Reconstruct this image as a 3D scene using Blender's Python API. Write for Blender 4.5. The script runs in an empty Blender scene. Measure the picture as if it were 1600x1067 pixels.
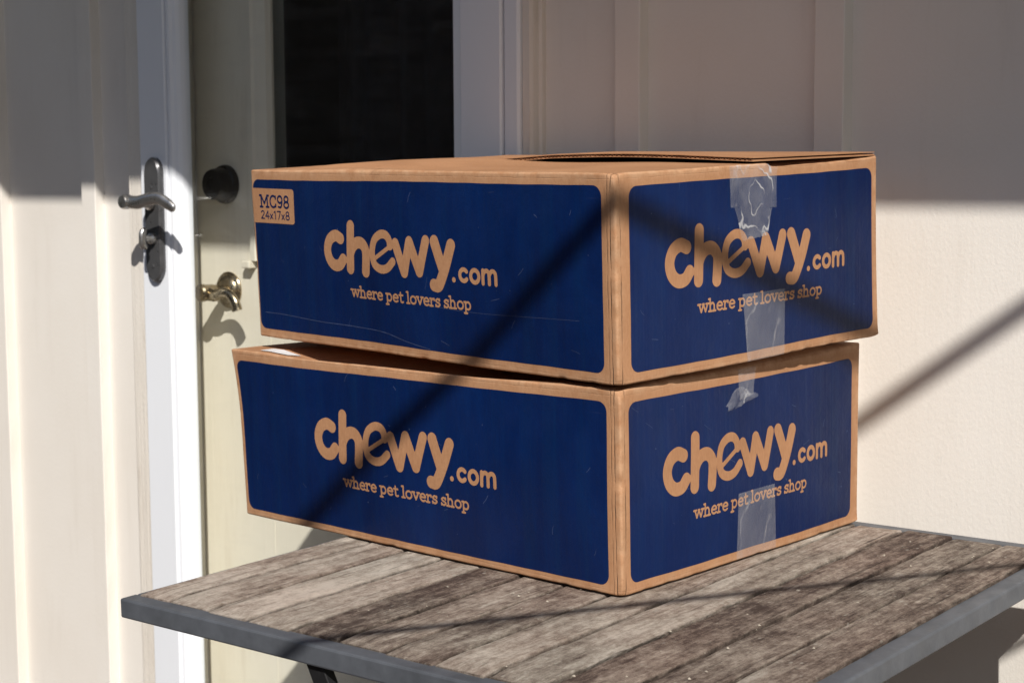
import bpy, bmesh, math, random
import numpy as np
from mathutils import Vector, Matrix

random.seed(7)
rng = np.random.default_rng(11)
scene = bpy.context.scene
COL = scene.collection
TZ = 0.74                                   # height of the table top above the patio

# ------------------------------------------------------------------ camera
PSI, PIT, ROLL = 0.6974, 0.1018, -0.0054
CAM = Vector((1.0335, -1.8065, 0.4139 + TZ))
r0 = Vector((math.cos(PSI), math.sin(PSI), 0)); fh = Vector((-math.sin(PSI), math.cos(PSI), 0))
fw = fh * math.cos(PIT) - Vector((0, 0, 1)) * math.sin(PIT)
up = fh * math.sin(PIT) + Vector((0, 0, 1)) * math.cos(PIT)
rr = r0 * math.cos(ROLL) + up * math.sin(ROLL); uu = up * math.cos(ROLL) - r0 * math.sin(ROLL)
cd = bpy.data.cameras.new('camera'); cam = bpy.data.objects.new('camera', cd); COL.objects.link(cam)
cam.matrix_world = Matrix(((rr.x, uu.x, -fw.x, CAM.x), (rr.y, uu.y, -fw.y, CAM.y), (rr.z, uu.z, -fw.z, CAM.z), (0, 0, 0, 1)))
cd.sensor_width = 36; cd.lens = 36 * 2524.5 / 1600; cd.clip_start = 0.05; cd.clip_end = 2000
cd.dof.use_dof = True; cd.dof.focus_distance = 1.62; cd.dof.aperture_fstop = 14
scene.camera = cam

# ------------------------------------------------------------------ sky, sun, exposure
SUN = Vector((1.0, -1.0, 1.2)).normalized()          # towards the sun
wd = bpy.data.worlds.new('World'); scene.world = wd; wd.use_nodes = True
nt = wd.node_tree; nt.nodes.clear()
sky = nt.nodes.new('ShaderNodeTexSky'); sky.sky_type = 'NISHITA'; sky.sun_disc = False
sky.sun_elevation = math.asin(SUN.z); sky.sun_rotation = math.atan2(SUN.x, SUN.y)
bg = nt.nodes.new('ShaderNodeBackground'); bg.inputs[1].default_value = 0.072
wo = nt.nodes.new('ShaderNodeOutputWorld')
nt.links.new(sky.outputs[0], bg.inputs[0]); nt.links.new(bg.outputs[0], wo.inputs[0])
sl = bpy.data.lights.new('sun', 'SUN'); sl.energy = 4.6; sl.angle = math.radians(0.53); sl.color = (1.0, 0.955, 0.89)
so = bpy.data.objects.new('sun', sl); COL.objects.link(so)
so.rotation_euler = (-SUN).to_track_quat('-Z', 'Y').to_euler(); so.location = (3, -3, 4)
vs = scene.view_settings; vs.view_transform = 'Standard'; vs.look = 'None'; vs.exposure = 0.14; vs.gamma = 1
scene.render.engine = 'CYCLES'

# ------------------------------------------------------------------ materials
class N:
    def __init__(s, name):
        s.m = bpy.data.materials.new(name); s.m.use_nodes = True
        s.t = s.m.node_tree; s.t.nodes.clear()
        s.out = s.n('ShaderNodeOutputMaterial'); s.p = s.n('ShaderNodeBsdfPrincipled')
        s.l(s.p.outputs[0], s.out.inputs[0])
    def n(s, t, **k):
        x = s.t.nodes.new(t)
        for a, b in k.items(): setattr(x, a, b)
        return x
    def l(s, a, b): s.t.links.new(a, b)
    def coord(s, scale=(1, 1, 1), kind='Object', rand=False):
        tc = s.n('ShaderNodeTexCoord'); mp = s.n('ShaderNodeMapping'); mp.inputs['Scale'].default_value = scale
        s.l(tc.outputs[kind], mp.inputs[0])
        if rand:
            oi = s.n('ShaderNodeObjectInfo'); mu = s.n('ShaderNodeMath', operation='MULTIPLY'); mu.inputs[1].default_value = 37
            s.l(oi.outputs['Random'], mu.inputs[0]); s.l(mu.outputs[0], mp.inputs['Location'])
        return mp.outputs[0]
    def noise(s, co, scale, detail=4, rough=0.55):
        x = s.n('ShaderNodeTexNoise'); s.l(co, x.inputs['Vector'])
        x.inputs['Scale'].default_value = scale; x.inputs['Detail'].default_value = detail; x.inputs['Roughness'].default_value = rough
        return x.outputs[0]
    def ramp(s, f, stops):
        x = s.n('ShaderNodeValToRGB'); s.l(f, x.inputs[0]); e = x.color_ramp.elements
        while len(e) < len(stops): e.new(0.5)
        for i, (q, c) in enumerate(stops):
            e[i].position = q; e[i].color = (*c, 1) if len(c) == 3 else c
        return x.outputs[0]
    def mix(s, f, a, b, mode='MIX'):
        x = s.n('ShaderNodeMix', data_type='RGBA', blend_type=mode)
        for sock, v in ((x.inputs[0], f), (x.inputs[6], a), (x.inputs[7], b)):
            if isinstance(v, (int, float)): sock.default_value = v
            elif isinstance(v, tuple): sock.default_value = (*v, 1) if len(v) == 3 else v
            else: s.l(v, sock)
        return x.outputs[2]
    def math(s, op, a, b=0.0):
        x = s.n('ShaderNodeMath', operation=op)
        for sock, v in ((x.inputs[0], a), (x.inputs[1], b)):
            if isinstance(v, (int, float)): sock.default_value = v
            else: s.l(v, sock)
        return x.outputs[0]
    def set(s, **k):
        for a, v in k.items():
            a = {'color': 'Base Color', 'rough': 'Roughness', 'metal': 'Metallic', 'spec': 'Specular IOR Level', 'alpha': 'Alpha'}.get(a, a)
            sock = s.p.inputs[a]
            if isinstance(v, (int, float)): sock.default_value = v
            elif isinstance(v, tuple): sock.default_value = (*v, 1) if len(v) == 3 else v
            else: s.l(v, sock)
    def bump(s, h, strength=0.3, dist=0.001, prev=None):
        b = s.n('ShaderNodeBump'); b.inputs['Strength'].default_value = strength; b.inputs['Distance'].default_value = dist
        s.l(h, b.inputs['Height'])
        if prev: s.l(prev, b.inputs['Normal'])
        s.l(b.outputs[0], s.p.inputs['Normal']); return b.outputs[0]

def g(v): return (v, v, v)

def mat_cardboard():
    m = N('kraft_cardboard'); co = m.coord()
    c1 = m.ramp(m.noise(co, 9, 6), [(0.3, (0.355, 0.178, 0.088)), (0.72, (0.45, 0.235, 0.122))])
    fib = m.noise(m.coord((420, 420, 150)), 1.0, 4)
    c2 = m.mix(0.14, c1, m.ramp(fib, [(0.35, g(0.25)), (0.7, g(0.95))]), 'SOFT_LIGHT')
    at = m.n('ShaderNodeAttribute', attribute_name='wear')
    w = m.math('MULTIPLY', at.outputs['Fac'], m.ramp(m.noise(co, 55, 5, 0.7), [(0.38, g(0)), (0.62, g(1))]))
    c3 = m.mix(w, c2, (0.52, 0.315, 0.185))
    dk = m.math('MULTIPLY', at.outputs['Fac'], m.ramp(m.noise(m.coord((1.3, 1.3, 1.3)), 30, 6, 0.75), [(0.58, g(0)), (0.72, g(0.6))]))
    c4 = m.mix(dk, c3, (0.15, 0.07, 0.036))
    sm = m.ramp(m.noise(m.coord((1, 1, 2.5)), 14, 6, 0.7), [(0.56, g(0)), (0.75, g(0.32))])
    c5 = m.mix(sm, c4, (0.26, 0.14, 0.08))
    sx = m.n('ShaderNodeSeparateXYZ'); m.l(m.coord(), sx.inputs[0])
    def score(axis_, pos, w):
        d_ = m.math('ABSOLUTE', m.math('SUBTRACT', m.math('ADD', sx.outputs[axis_], m.math('MULTIPLY', m.noise(co, 45, 3), 0.0022)), pos + 0.0011))
        return m.math('MULTIPLY', m.math('SUBTRACT', 1.0, m.math('MINIMUM', m.math('DIVIDE', d_, w), 1.0)), m.ramp(m.noise(co, 38, 4), [(0.36, g(0.1)), (0.58, g(1))]))
    gr = m.math('MAXIMUM', m.math('MAXIMUM', score(0, 0.3048 - 0.0075, 0.0010), score(1, -0.2159 + 0.0070, 0.0010)), m.math('MULTIPLY', m.math('MAXIMUM', score(2, 0.2058 - 0.0050, 0.0008), score(2, 0.0048, 0.0008)), 0.18))
    gr = m.math('MAXIMUM', gr, m.math('MULTIPLY', score(0, 0.3048 - 0.0115, 0.0007), 0.7))
    c6 = m.mix(m.math('MULTIPLY', gr, 0.45), c5, (0.13, 0.062, 0.032))
    m.set(color=c6, rough=0.78, spec=0.25)
    b = m.bump(m.noise(m.coord((1, 1, 1)), 260, 4), 0.12, 0.001)
    b = m.bump(m.math('MULTIPLY', gr, -1.0), 0.8, 0.0012, b)
    m.bump(m.noise(co, 24, 5, 0.65), 0.22, 0.003, b)
    return m.m

def mat_ink():
    m = N('blue_print_ink'); co = m.coord()
    c0 = m.ramp(m.noise(m.coord((1, 1, 0.4)), 9, 7, 0.65), [(0.32, (0.0005, 0.0080, 0.050)), (0.55, (0.0009, 0.0125, 0.074)), (0.75, (0.0018, 0.0200, 0.100))])
    c1 = m.mix(m.ramp(m.noise(m.coord((45, 45, 1.2)), 1.0, 5, 0.7), [(0.48, g(0)), (0.75, g(0.5))]), c0, (0.0012, 0.022, 0.085))
    fib = m.ramp(m.noise(m.coord((300, 300, 45)), 1.0, 4, 0.7), [(0.64, g(0)), (0.88, g(0.06))])
    c2 = m.mix(fib, c1, (0.10, 0.085, 0.11))
    sc = m.ramp(m.noise(m.coord((1, 1, 1.6)), 60, 8, 0.8), [(0.68, g(0)), (0.76, g(0.12))])
    c3 = m.mix(sc, c2, (0.22, 0.17, 0.15))
    # long faint scuffs
    w = m.n('ShaderNodeTexNoise'); m.l(m.coord((6, 6, 120)), w.inputs['Vector']); w.inputs['Scale'].default_value = 1; w.inputs['Detail'].default_value = 6; w.inputs['Roughness'].default_value = 0.75
    c4 = m.mix(m.ramp(w.outputs[0], [(0.66, g(0)), (0.76, g(0.05))]), c3, (0.16, 0.17, 0.24))
    m.set(color=c4, rough=m.ramp(m.noise(co, 22, 6, 0.7), [(0.3, g(0.38)), (0.7, g(0.55))]), spec=0.22)
    b = m.bump(m.noise(co, 300, 3), 0.10, 0.001)
    b = m.bump(m.noise(m.coord((130, 130, 2.5)), 1.0, 2), 0.22, 0.002, b)
    m.bump(m.noise(co, 22, 6, 0.68), 0.34, 0.004, b)
    return m.m

def mat_tape(milk=(0.13, 0.21), name='clear_packing_tape', crs=22, lin=0.22):
    m = N(name); co = m.coord()
    m.set(color=(0.66, 0.66, 0.68), rough=0.14, spec=0.7)
    tr = m.n('ShaderNodeBsdfTransparent'); mx = m.n('ShaderNodeMixShader')
    base = m.ramp(m.noise(m.coord((1, 1, 0.45)), 20, 4, 0.6), [(0.35, g(milk[0])), (0.70, g(milk[1]))])
    rd = m.math('ABSOLUTE', m.math('SUBTRACT', m.noise(m.coord((1, 1, 0.7)), crs, 2, 0.4), 0.5))
    crease_glint = m.math('MULTIPLY', m.ramp(rd, [(0.0, g(1)), (0.022, g(0))]), m.ramp(m.noise(co, 30, 2), [(0.42, g(0)), (0.58, g(1))]))  # crease highlights drawn in as pale, more opaque streaks
    f = m.math('MINIMUM', m.math('ADD', base, m.math('MULTIPLY', crease_glint, lin)), 1.0)
    m.l(f, mx.inputs[0]); m.l(tr.outputs[0], mx.inputs[1]); m.l(m.p.outputs[0], mx.inputs[2]); m.l(mx.outputs[0], m.out.inputs[0])
    m.bump(m.noise(m.coord((1, 1, 0.6)), 38, 4, 0.6), 0.6, 0.004)
    return m.m

def mat_wood():
    m = N('weathered_teak')
    oi = m.n('ShaderNodeObjectInfo')
    co = m.coord((1, 1, 1), rand=True)
    grain = m.noise(m.coord((330, 16, 120), rand=True), 1.0, 8, 0.75)
    coarse = m.noise(m.coord((70, 6, 40), rand=True), 1.0, 6, 0.7)
    mott = m.noise(m.coord((1, 0.62, 1), rand=True), 95, 10, 0.88)
    blot = m.noise(m.coord((1, 0.45, 1), rand=True), 17, 7, 0.72)
    s1 = m.math('ADD', m.math('ADD', m.math('MULTIPLY', grain, 0.24), m.math('MULTIPLY', mott, 0.62)), m.math('ADD', m.math('MULTIPLY', coarse, 0.24), m.math('MULTIPLY', blot, 0.48)))
    s2 = m.math('ADD', s1, m.math('MULTIPLY', m.math('SUBTRACT', oi.outputs['Random'], 0.42), 0.17))
    c1 = m.ramp(s2, [(0.655, (0.075, 0.052, 0.044)), (0.725, (0.185, 0.142, 0.118)), (0.79, (0.31, 0.255, 0.212)), (0.93, (0.60, 0.53, 0.46))])
    hue = m.ramp(m.noise(co, 5, 4), [(0.35, (0.60, 0.48, 0.43)), (0.65, (0.47, 0.51, 0.48))])
    c2 = m.mix(0.40, c1, hue, 'SOFT_LIGHT')
    v = m.n('ShaderNodeTexVoronoi'); m.l(m.coord((1, 0.6, 1), rand=True), v.inputs['Vector']); v.inputs['Scale'].default_value = 120
    keep = m.ramp(m.noise(m.coord(rand=True), 22, 5, 0.7), [(0.50, g(0)), (0.60, g(1))])
    spk = m.math('MULTIPLY', m.ramp(v.outputs['Distance'], [(0.10, g(1)), (0.24, g(0))]), keep)
    c3 = m.mix(m.math('MULTIPLY', spk, 0.55), c2, (0.52, 0.49, 0.42))
    dk = m.ramp(m.noise(m.coord((260, 6, 90), rand=True), 1, 6, 0.75), [(0.30, g(0.85)), (0.40, g(0))])
    c4 = m.mix(dk, c3, (0.030, 0.021, 0.018))
    at = m.n('ShaderNodeAttribute', attribute_name='edge')
    ed = m.math('MULTIPLY', at.outputs['Fac'], m.ramp(m.noise(m.coord((1, 0.35, 1), rand=True), 130, 6, 0.7), [(0.34, g(1)), (0.62, g(0.35))]))
    c5 = m.mix(ed, c4, (0.022, 0.015, 0.012))
    m.set(color=c5, rough=0.88, spec=0.2)
    b = m.bump(m.math('ADD', grain, m.math('MULTIPLY', dk, -1.2)), 0.8, 0.004)
    m.bump(m.noise(co, 150, 8, 0.75), 0.8, 0.003, b)
    return m.m

def mat_paint(name, a, b, rough=0.5, fine=0.25, grain=0.0, dirt=0.35, dirtcol=(0.45, 0.38, 0.30)):
    m = N(name); co = m.coord()
    c1 = m.ramp(m.noise(co, 2.6, 5), [(0.3, a), (0.7, b)])
    st = m.ramp(m.noise(m.coord((14, 14, 1.6)), 1.6, 7, 0.7), [(0.55, g(0)), (0.80, g(dirt))])
    c2 = m.mix(st, c1, dirtcol)
    sp = m.ramp(m.noise(co, 75, 6, 0.75), [(0.68, g(0)), (0.76, g(dirt * 1.2))])
    c3 = m.mix(sp, c2, dirtcol)
    m.set(color=c3, rough=rough, spec=0.35)
    bb = m.bump(m.noise(m.coord((1, 1, 0.6)), 260, 4, 0.6), fine, 0.002)
    if grain: m.bump(m.noise(m.coord((90, 90, 2.2)), 1.0, 6, 0.7), grain, 0.003, bb)
    return m.m

def mat_plain(name, col, rough=0.5, metal=0.0, spec=0.5, var=0.25, scale=30, bump=0.1):
    m = N(name); co = m.coord()
    lo = tuple(x * (1 - var) for x in col); hi = tuple(min(1, x * (1 + var)) for x in col)
    m.set(color=m.ramp(m.noise(co, scale, 6, 0.65), [(0.3, lo), (0.7, hi)]), metal=metal, spec=spec,
          rough=m.ramp(m.noise(co, scale * 1.7, 5), [(0.3, g(max(0.03, rough - 0.1))), (0.7, g(min(1, rough + 0.1)))]))
    m.bump(m.noise(co, scale * 8, 4), bump, 0.001)
    return m.m

def mat_glass(name, tint=(0.99, 1.0, 1.0), rough=0.0, dust=0.03):
    m = N(name)
    tr = m.n('ShaderNodeBsdfTransparent'); tr.inputs[0].default_value = (*tint, 1)
    gl = m.n('ShaderNodeBsdfGlossy'); gl.inputs['Roughness'].default_value = rough
    fr = m.n('ShaderNodeLayerWeight'); fr.inputs[0].default_value = 0.5; fc = m.math('ADD', m.math('MULTIPLY', m.math('POWER', fr.outputs['Facing'], 5.0), 0.93), 0.045)
    mx = m.n('ShaderNodeMixShader'); m.l(fc, mx.inputs[0]); m.l(tr.outputs[0], mx.inputs[1]); m.l(gl.outputs[0], mx.inputs[2])
    df = m.n('ShaderNodeBsdfDiffuse'); df.inputs[0].default_value = (0.6, 0.6, 0.58, 1)
    d2 = m.n('ShaderNodeMixShader')
    smear = m.ramp(m.noise(m.coord((3, 3, 9)), 3, 8, 0.75), [(0.5, g(0.004)), (0.75, g(dust))])
    m.l(smear, d2.inputs[0]); m.l(mx.outputs[0], d2.inputs[1]); m.l(df.outputs[0], d2.inputs[2]); m.l(d2.outputs[0], m.out.inputs[0])
    return m.m

M = dict(
    card=mat_cardboard(), ink=mat_ink(), tape=mat_tape(), tape2=mat_tape((0.04, 0.26), 'creased_packing_tape', 40, 0.55), wood=mat_wood(),
    siding=mat_paint('cream_siding_paint', (0.765, 0.715, 0.648), (0.815, 0.778, 0.725), 0.6, 0.22, 0.10, 0.16),
    casing=mat_paint('cream_trim_paint', (0.74, 0.68, 0.60), (0.80, 0.75, 0.68), 0.5, 0.4, 0.8, 0.75, (0.36, 0.27, 0.19)),
    white=mat_paint('white_aluminium', (0.80, 0.825, 0.87), (0.83, 0.855, 0.90), 0.32, 0.04, 0.0, 0.10, (0.55, 0.53, 0.50)),
    door=mat_paint('ivory_door_paint', (0.82, 0.745, 0.60), (0.87, 0.81, 0.685), 0.42, 0.12, 0.35, 0.35, (0.48, 0.38, 0.25)),
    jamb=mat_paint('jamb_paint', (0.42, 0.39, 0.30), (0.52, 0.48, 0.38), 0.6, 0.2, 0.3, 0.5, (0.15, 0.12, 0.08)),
    slate=mat_plain('slate_grey_metal', (0.085, 0.092, 0.105), 0.5, 0.0, 0.45, 0.22, 26, 0.15),
    black=mat_plain('black_metal', (0.010, 0.010, 0.011), 0.55, 0.0, 0.4, 0.3, 40, 0.1),
    pewter=mat_plain('pewter_metal', (0.42, 0.41, 0.40), 0.30, 0.9, 0.5, 0.08, 40, 0.0),
    plate=mat_plain('dark_pewter_plate', (0.125, 0.125, 0.13), 0.34, 0.55, 0.5, 0.15, 40, 0.05),
    brass=mat_plain('antique_brass', (0.36, 0.29, 0.19), 0.25, 1.0, 0.5, 0.35, 70, 0.1),
    bronze=mat_plain('dark_bronze', (0.035, 0.030, 0.026), 0.35, 0.6, 0.5, 0.3, 50, 0.05),
    glass=mat_glass('storm_door_glass'), glass2=mat_glass('door_window_glass', (0.75, 0.77, 0.78), 0.0, 0.02),
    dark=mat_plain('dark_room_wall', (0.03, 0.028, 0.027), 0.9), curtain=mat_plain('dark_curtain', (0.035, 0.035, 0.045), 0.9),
    patio=mat_plain('patio_concrete', (0.085, 0.066, 0.056), 0.9, 0, 0.2, 0.2, 5, 0.4),
    ground=mat_plain('lawn_ground', (0.06, 0.075, 0.035), 0.95, 0, 0.1, 0.35, 8, 0.6),
    roof=mat_plain('asphalt_shingle', (0.09, 0.085, 0.08), 0.9, 0, 0.2, 0.3, 30, 0.5),
    shed=mat_plain('brown_stained_board', (0.13, 0.075, 0.050), 0.75, 0, 0.25, 0.3, 14, 0.4),
    rope=mat_plain('black_cable_sheath', (0.02, 0.02, 0.02), 0.6), grey=mat_plain('galvanised_post', (0.30, 0.31, 0.32), 0.5, 0.6),
    glint=mat_plain('white_glint', (0.85, 0.85, 0.86), 0.35, 0, 0.5, 0.03, 30, 0.1),
    scuff=mat_plain('scuffed_ink', (0.045, 0.065, 0.14), 0.5, 0, 0.4, 0.4, 120, 0.2),
    grit=mat_plain('pale_grit', (0.42, 0.37, 0.30), 0.9, 0, 0.2, 0.3, 90, 0.1),
)

# ------------------------------------------------------------------ mesh helpers
class MB:
    def __init__(s): s.v = []; s.f = []
    def add(s, V, F):
        o = len(s.v); s.v += [tuple(map(float, q)) for q in V]; s.f += [tuple(i + o for i in f) for f in F]; return s
    def box(s, x0, x1, y0, y1, z0, z1):
        return s.add([(x0, y0, z0), (x1, y0, z0), (x1, y1, z0), (x0, y1, z0), (x0, y0, z1), (x1, y0, z1), (x1, y1, z1), (x0, y1, z1)],
                     [(0, 3, 2, 1), (4, 5, 6, 7), (0, 1, 5, 4), (1, 2, 6, 5), (2, 3, 7, 6), (3, 0, 4, 7)])
    def prism(s, prof, z0, z1):                    # closed xy outline (counter-clockwise) extruded in z
        n = len(prof)
        V = [(x, y, z0) for x, y in prof] + [(x, y, z1) for x, y in prof]
        return s.add(V, [tuple(reversed(range(n))), tuple(range(n, 2 * n))] + [(i, (i + 1) % n, n + (i + 1) % n, n + i) for i in range(n)])
    def lathe(s, prof, c, ax='y', seg=40):         # prof: (radius, distance along -y)
        V = []; F = []; n = len(prof)
        for i in range(seg):
            a = 2 * math.pi * i / seg
            for r, d in prof: V.append((c[0] + r * math.cos(a), c[1] - d, c[2] + r * math.sin(a)))
        for i in range(seg):
            j = (i + 1) % seg
            for k in range(n - 1): F.append((i * n + k, j * n + k, j * n + k + 1, i * n + k + 1))
        return s.add(V, F)
    def sweep(s, path, radii, seg=16, flat=(1, 1), upv=(0, 0, 1)):   # tube with radius per point; flat = (side, up) scale
        P = [Vector(q) for q in path]; n = len(P); V = []; F = []
        for i in range(n):
            t = (P[min(i + 1, n - 1)] - P[max(i - 1, 0)]).normalized()
            u = Vector(upv); sd = t.cross(u)
            if sd.length < 1e-4: sd = t.cross(Vector((1, 0, 0)))
            sd.normalize(); u = sd.cross(t).normalized()
            for k in range(seg):
                a = 2 * math.pi * k / seg
                q = P[i] + sd * math.cos(a) * radii[i] * flat[0] + u * math.sin(a) * radii[i] * flat[1]
                V.append(q[:])
        for i in range(n - 1):
            for k in range(seg): F.append((i * seg + k, i * seg + (k + 1) % seg, (i + 1) * seg + (k + 1) % seg, (i + 1) * seg + k))
        F.append(tuple(reversed(range(seg)))); F.append(tuple(range((n - 1) * seg, n * seg)))
        return s.add(V, F)
    def build(s, name, mat, parent=None, bevel=0.0, seg=2, smooth=False, kind=None, shift=None):
        me = bpy.data.meshes.new(name); me.from_pydata(s.v, [], s.f); me.validate()
        if shift: me.transform(Matrix.Translation(-Vector(shift)))
        return link(name, me, mat, parent, bevel, seg, smooth, kind, shift)

def link(name, me, mat, parent=None, bevel=0.0, seg=2, smooth=False, kind=None, loc=None):
    bm = bmesh.new(); bm.from_mesh(me)
    bmesh.ops.recalc_face_normals(bm, faces=bm.faces)
    if bevel: bmesh.ops.bevel(bm, geom=[e for e in bm.edges if len(e.link_faces) == 2 and e.calc_face_angle(0) > 0.5], offset=bevel, segments=seg, affect='EDGES', profile=0.5)
    if smooth:
        for f in bm.faces: f.smooth = True
        for e in bm.edges:
            if len(e.link_faces) == 2 and e.calc_face_angle(0) > 0.7: e.smooth = False
    bm.to_mesh(me); bm.free()
    me.materials.append(mat)
    o = bpy.data.objects.new(name, me); COL.objects.link(o)
    if parent: o.parent = parent
    if loc: o.location = loc
    if kind: o['kind'] = kind
    return o

def empty(name, loc=(0, 0, 0), label=None, cat=None, group=None):
    o = bpy.data.objects.new(name, None); COL.objects.link(o); o.location = loc; o.empty_display_size = 0.1
    if label: tag(o, label, cat, group)
    return o

def tag(o, label, cat=None, group=None, kind=None):
    if label: o['label'] = label
    if cat: o['category'] = cat
    if group: o['group'] = group
    if kind: o['kind'] = kind
    return o

def bez(pts, n=24):
    """Catmull-Rom through the points"""
    P = [np.array(q, float) for q in pts]; P = [2 * P[0] - P[1]] + P + [2 * P[-1] - P[-2]]; out = []
    for i in range(1, len(P) - 2):
        for k in range(n):
            t = k / n
            out.append(0.5 * ((2 * P[i]) + (-P[i - 1] + P[i + 1]) * t + (2 * P[i - 1] - 5 * P[i] + 4 * P[i + 1] - P[i + 2]) * t * t + (-P[i - 1] + 3 * P[i] - 3 * P[i + 1] + P[i + 2]) * t ** 3))
    out.append(P[-2]); return np.array(out)

# ------------------------------------------------------------------ ground
o = MB().add([(-150, -150, -0.004), (150, -150, -0.004), (150, 150, -0.004), (-150, 150, -0.004)], [(0, 1, 2, 3)]).build('ground', M['ground'], kind='structure')
o = MB().box(-4.5, 3.5, -3.3, 0.0, -0.10, 0.0).build('patio', M['patio'], kind='structure')

# ------------------------------------------------------------------ house
H0, H1 = 0.02, TZ + 1.75
house = empty('house', (0, 0.1, 0), 'cream board and batten house wall with a white storm door, behind the table', 'house')
def P_(mb, name, mat, parent=house, bevel=0.0, **k):
    """build in world coordinates, parented under house (or under a part of it)"""
    o = mb.build(name, mat, None, bevel, **k)
    off = Vector((0, 0.1, 0))
    if parent is house:
        o.parent = house; o.location = o.location - off
    else:
        o.parent = parent; o.location = o.location - off - parent.location
    return o
BW, BP = 0.041, 0.021
bats = [-1.4969 - 0.3049 * k for k in range(7)] + [-0.279 + 0.3048 * k for k in range(8)]
edges = sorted(bats)
# siding panels run from batten centre to batten centre, stopping at the door casing
left = [b + BW / 2 for b in sorted(bats) if b < -1]; right = [b + BW / 2 for b in sorted(bats) if b > -1]
spans = [(a, b) for a, b in zip(left[:-1], left[1:])] + [(left[-1], -1.335)] + [(-0.4155, right[0])] + [(a, b) for a, b in zip(right[:-1], right[1:])]
for i, (a, b) in enumerate(spans):
    P_(MB().box(a + 0.0006, b - 0.0006, 0.0, 0.012, H0, H1), 'siding_panel', M['siding'])
for b in edges:
    mb = MB(); n = 40; V = []; F = []                              # batten: milled, slightly wavering edges
    for i in range(n + 1):
        z = H0 + (H1 - H0) * i / n; j = [random.uniform(-0.0006, 0.0006) for _ in range(4)]
        V += [(b + j[0], 0.0, z), (b + j[1], -BP + 0.001, z), (b + 0.001 + j[1], -BP, z), (b + BW - 0.0012 + j[2], -BP, z), (b + BW + j[2], -BP + 0.0012, z), (b + BW + j[3], 0.0, z)]
    for i in range(n):
        for k in range(5): F.append((i * 6 + k, i * 6 + k + 1, (i + 1) * 6 + k + 1, (i + 1) * 6 + k))
    P_(mb.add(V, F), 'batten', M['siding'])
ZD0, ZD1 = 0.06, 2.12                                               # door opening
# casing: three boards
P_(MB().box(-1.3445, -1.3005, -0.030, 0.012, H0, ZD1), 'door_casing', M['casing'], bevel=0.004)
P_(MB().prism([(-0.4335, 0.012), (-0.4335, -0.029), (-0.4215, -0.029), (-0.4185, -0.024), (-0.4180, -0.012), (-0.4145, -0.009), (-0.4145, 0.012)], H0, ZD1), 'door_casing', M['casing'])
P_(MB().box(-1.3445, -0.4145, -0.030, 0.012, ZD1 + 0.001, ZD1 + 0.09), 'door_casing', M['casing'], bevel=0.004)
P_(MB().box(-1.3445, -0.4145, 0.0005, 0.0115, ZD1 + 0.091, H1), 'siding_panel', M['siding'])
# jambs of the opening and threshold
P_(MB().box(-1.3400, -1.2860, 0.013, 0.160, ZD0, ZD1), 'door_jamb', M['jamb'], bevel=0.002)
P_(MB().box(-0.4600, -0.4140, 0.013, 0.160, ZD0, ZD1), 'door_jamb', M['jamb'], bevel=0.002)
P_(MB().box(-1.2850, -1.2720, 0.050, 0.066, ZD0, ZD1), 'weather_or_shade_strip', M['jamb'], bevel=0.003)
P_(MB().box(-1.2990, -0.4350, -0.060, 0.140, 0.021, ZD0 - 0.002), 'threshold', M['grey'], bevel=0.004)
# storm door: fixed white bars, then the leaf with glass, lock plate and lever
P_(MB().box(-1.3000, -1.2865, -0.036, 0.010, ZD0, ZD1), 'storm_door_frame', M['white'], bevel=0.002)
P_(MB().prism([(-0.4622, 0.010), (-0.4622, -0.034), (-0.4600, -0.037), (-0.4380, -0.037), (-0.4350, -0.033), (-0.4345, 0.010)], ZD0, ZD1), 'storm_door_frame', M['white'])
leafm = MB()
leafm.prism([(-1.2855, -0.010), (-1.2855, -0.043), (-1.2835, -0.046), (-1.2160, -0.046), (-1.2140, -0.044), (-1.2135, -0.040), (-1.2130, -0.010)], ZD0 + 0.01, ZD1 - 0.01)
leafm.prism([(-0.5420, -0.010), (-0.5420, -0.038), (-0.5400, -0.041), (-0.4665, -0.041), (-0.4645, -0.038), (-0.4640, -0.010)], ZD0 + 0.01, ZD1 - 0.01)
leafm.box(-1.2125, -0.5425, -0.042, -0.010, ZD0 + 0.01, ZD0 + 0.16); leafm.box(-1.2125, -0.5425, -0.042, -0.010, ZD1 - 0.10, ZD1 - 0.01)
leaf = P_(leafm, 'storm_door', M['white'])
P_(MB().box(-0.4639, -0.4623, -0.030, -0.012, ZD0 + 0.01, ZD1 - 0.01), 'weather_or_shade_strip', M['black'])  # added black strip standing in for the shade deep in this gap
ZG0, ZG1 = ZD0 + 0.161, ZD1 - 0.101
P_(MB().prism([(-1.2116, -0.012), (-1.2116, -0.0405), (-1.2090, -0.0435), (-1.2035, -0.0425), (-1.1995, -0.0375), (-1.1950, -0.0350), (-1.1905, -0.0290), (-1.1885, -0.0220), (-1.1880, -0.012)], ZG0, ZG1), 'glazing_bead', M['white'], leaf)
P_(MB().prism([(-0.5680, -0.012), (-0.5680, -0.022), (-0.5600, -0.034), (-0.5430, -0.038), (-0.5425, -0.012)], ZG0, ZG1), 'glazing_bead', M['white'], leaf)
P_(MB().box(-1.2100, -0.5450, -0.0195, -0.0155, ZG0, ZG1), 'glass_pane', M['glass'], leaf)
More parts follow.
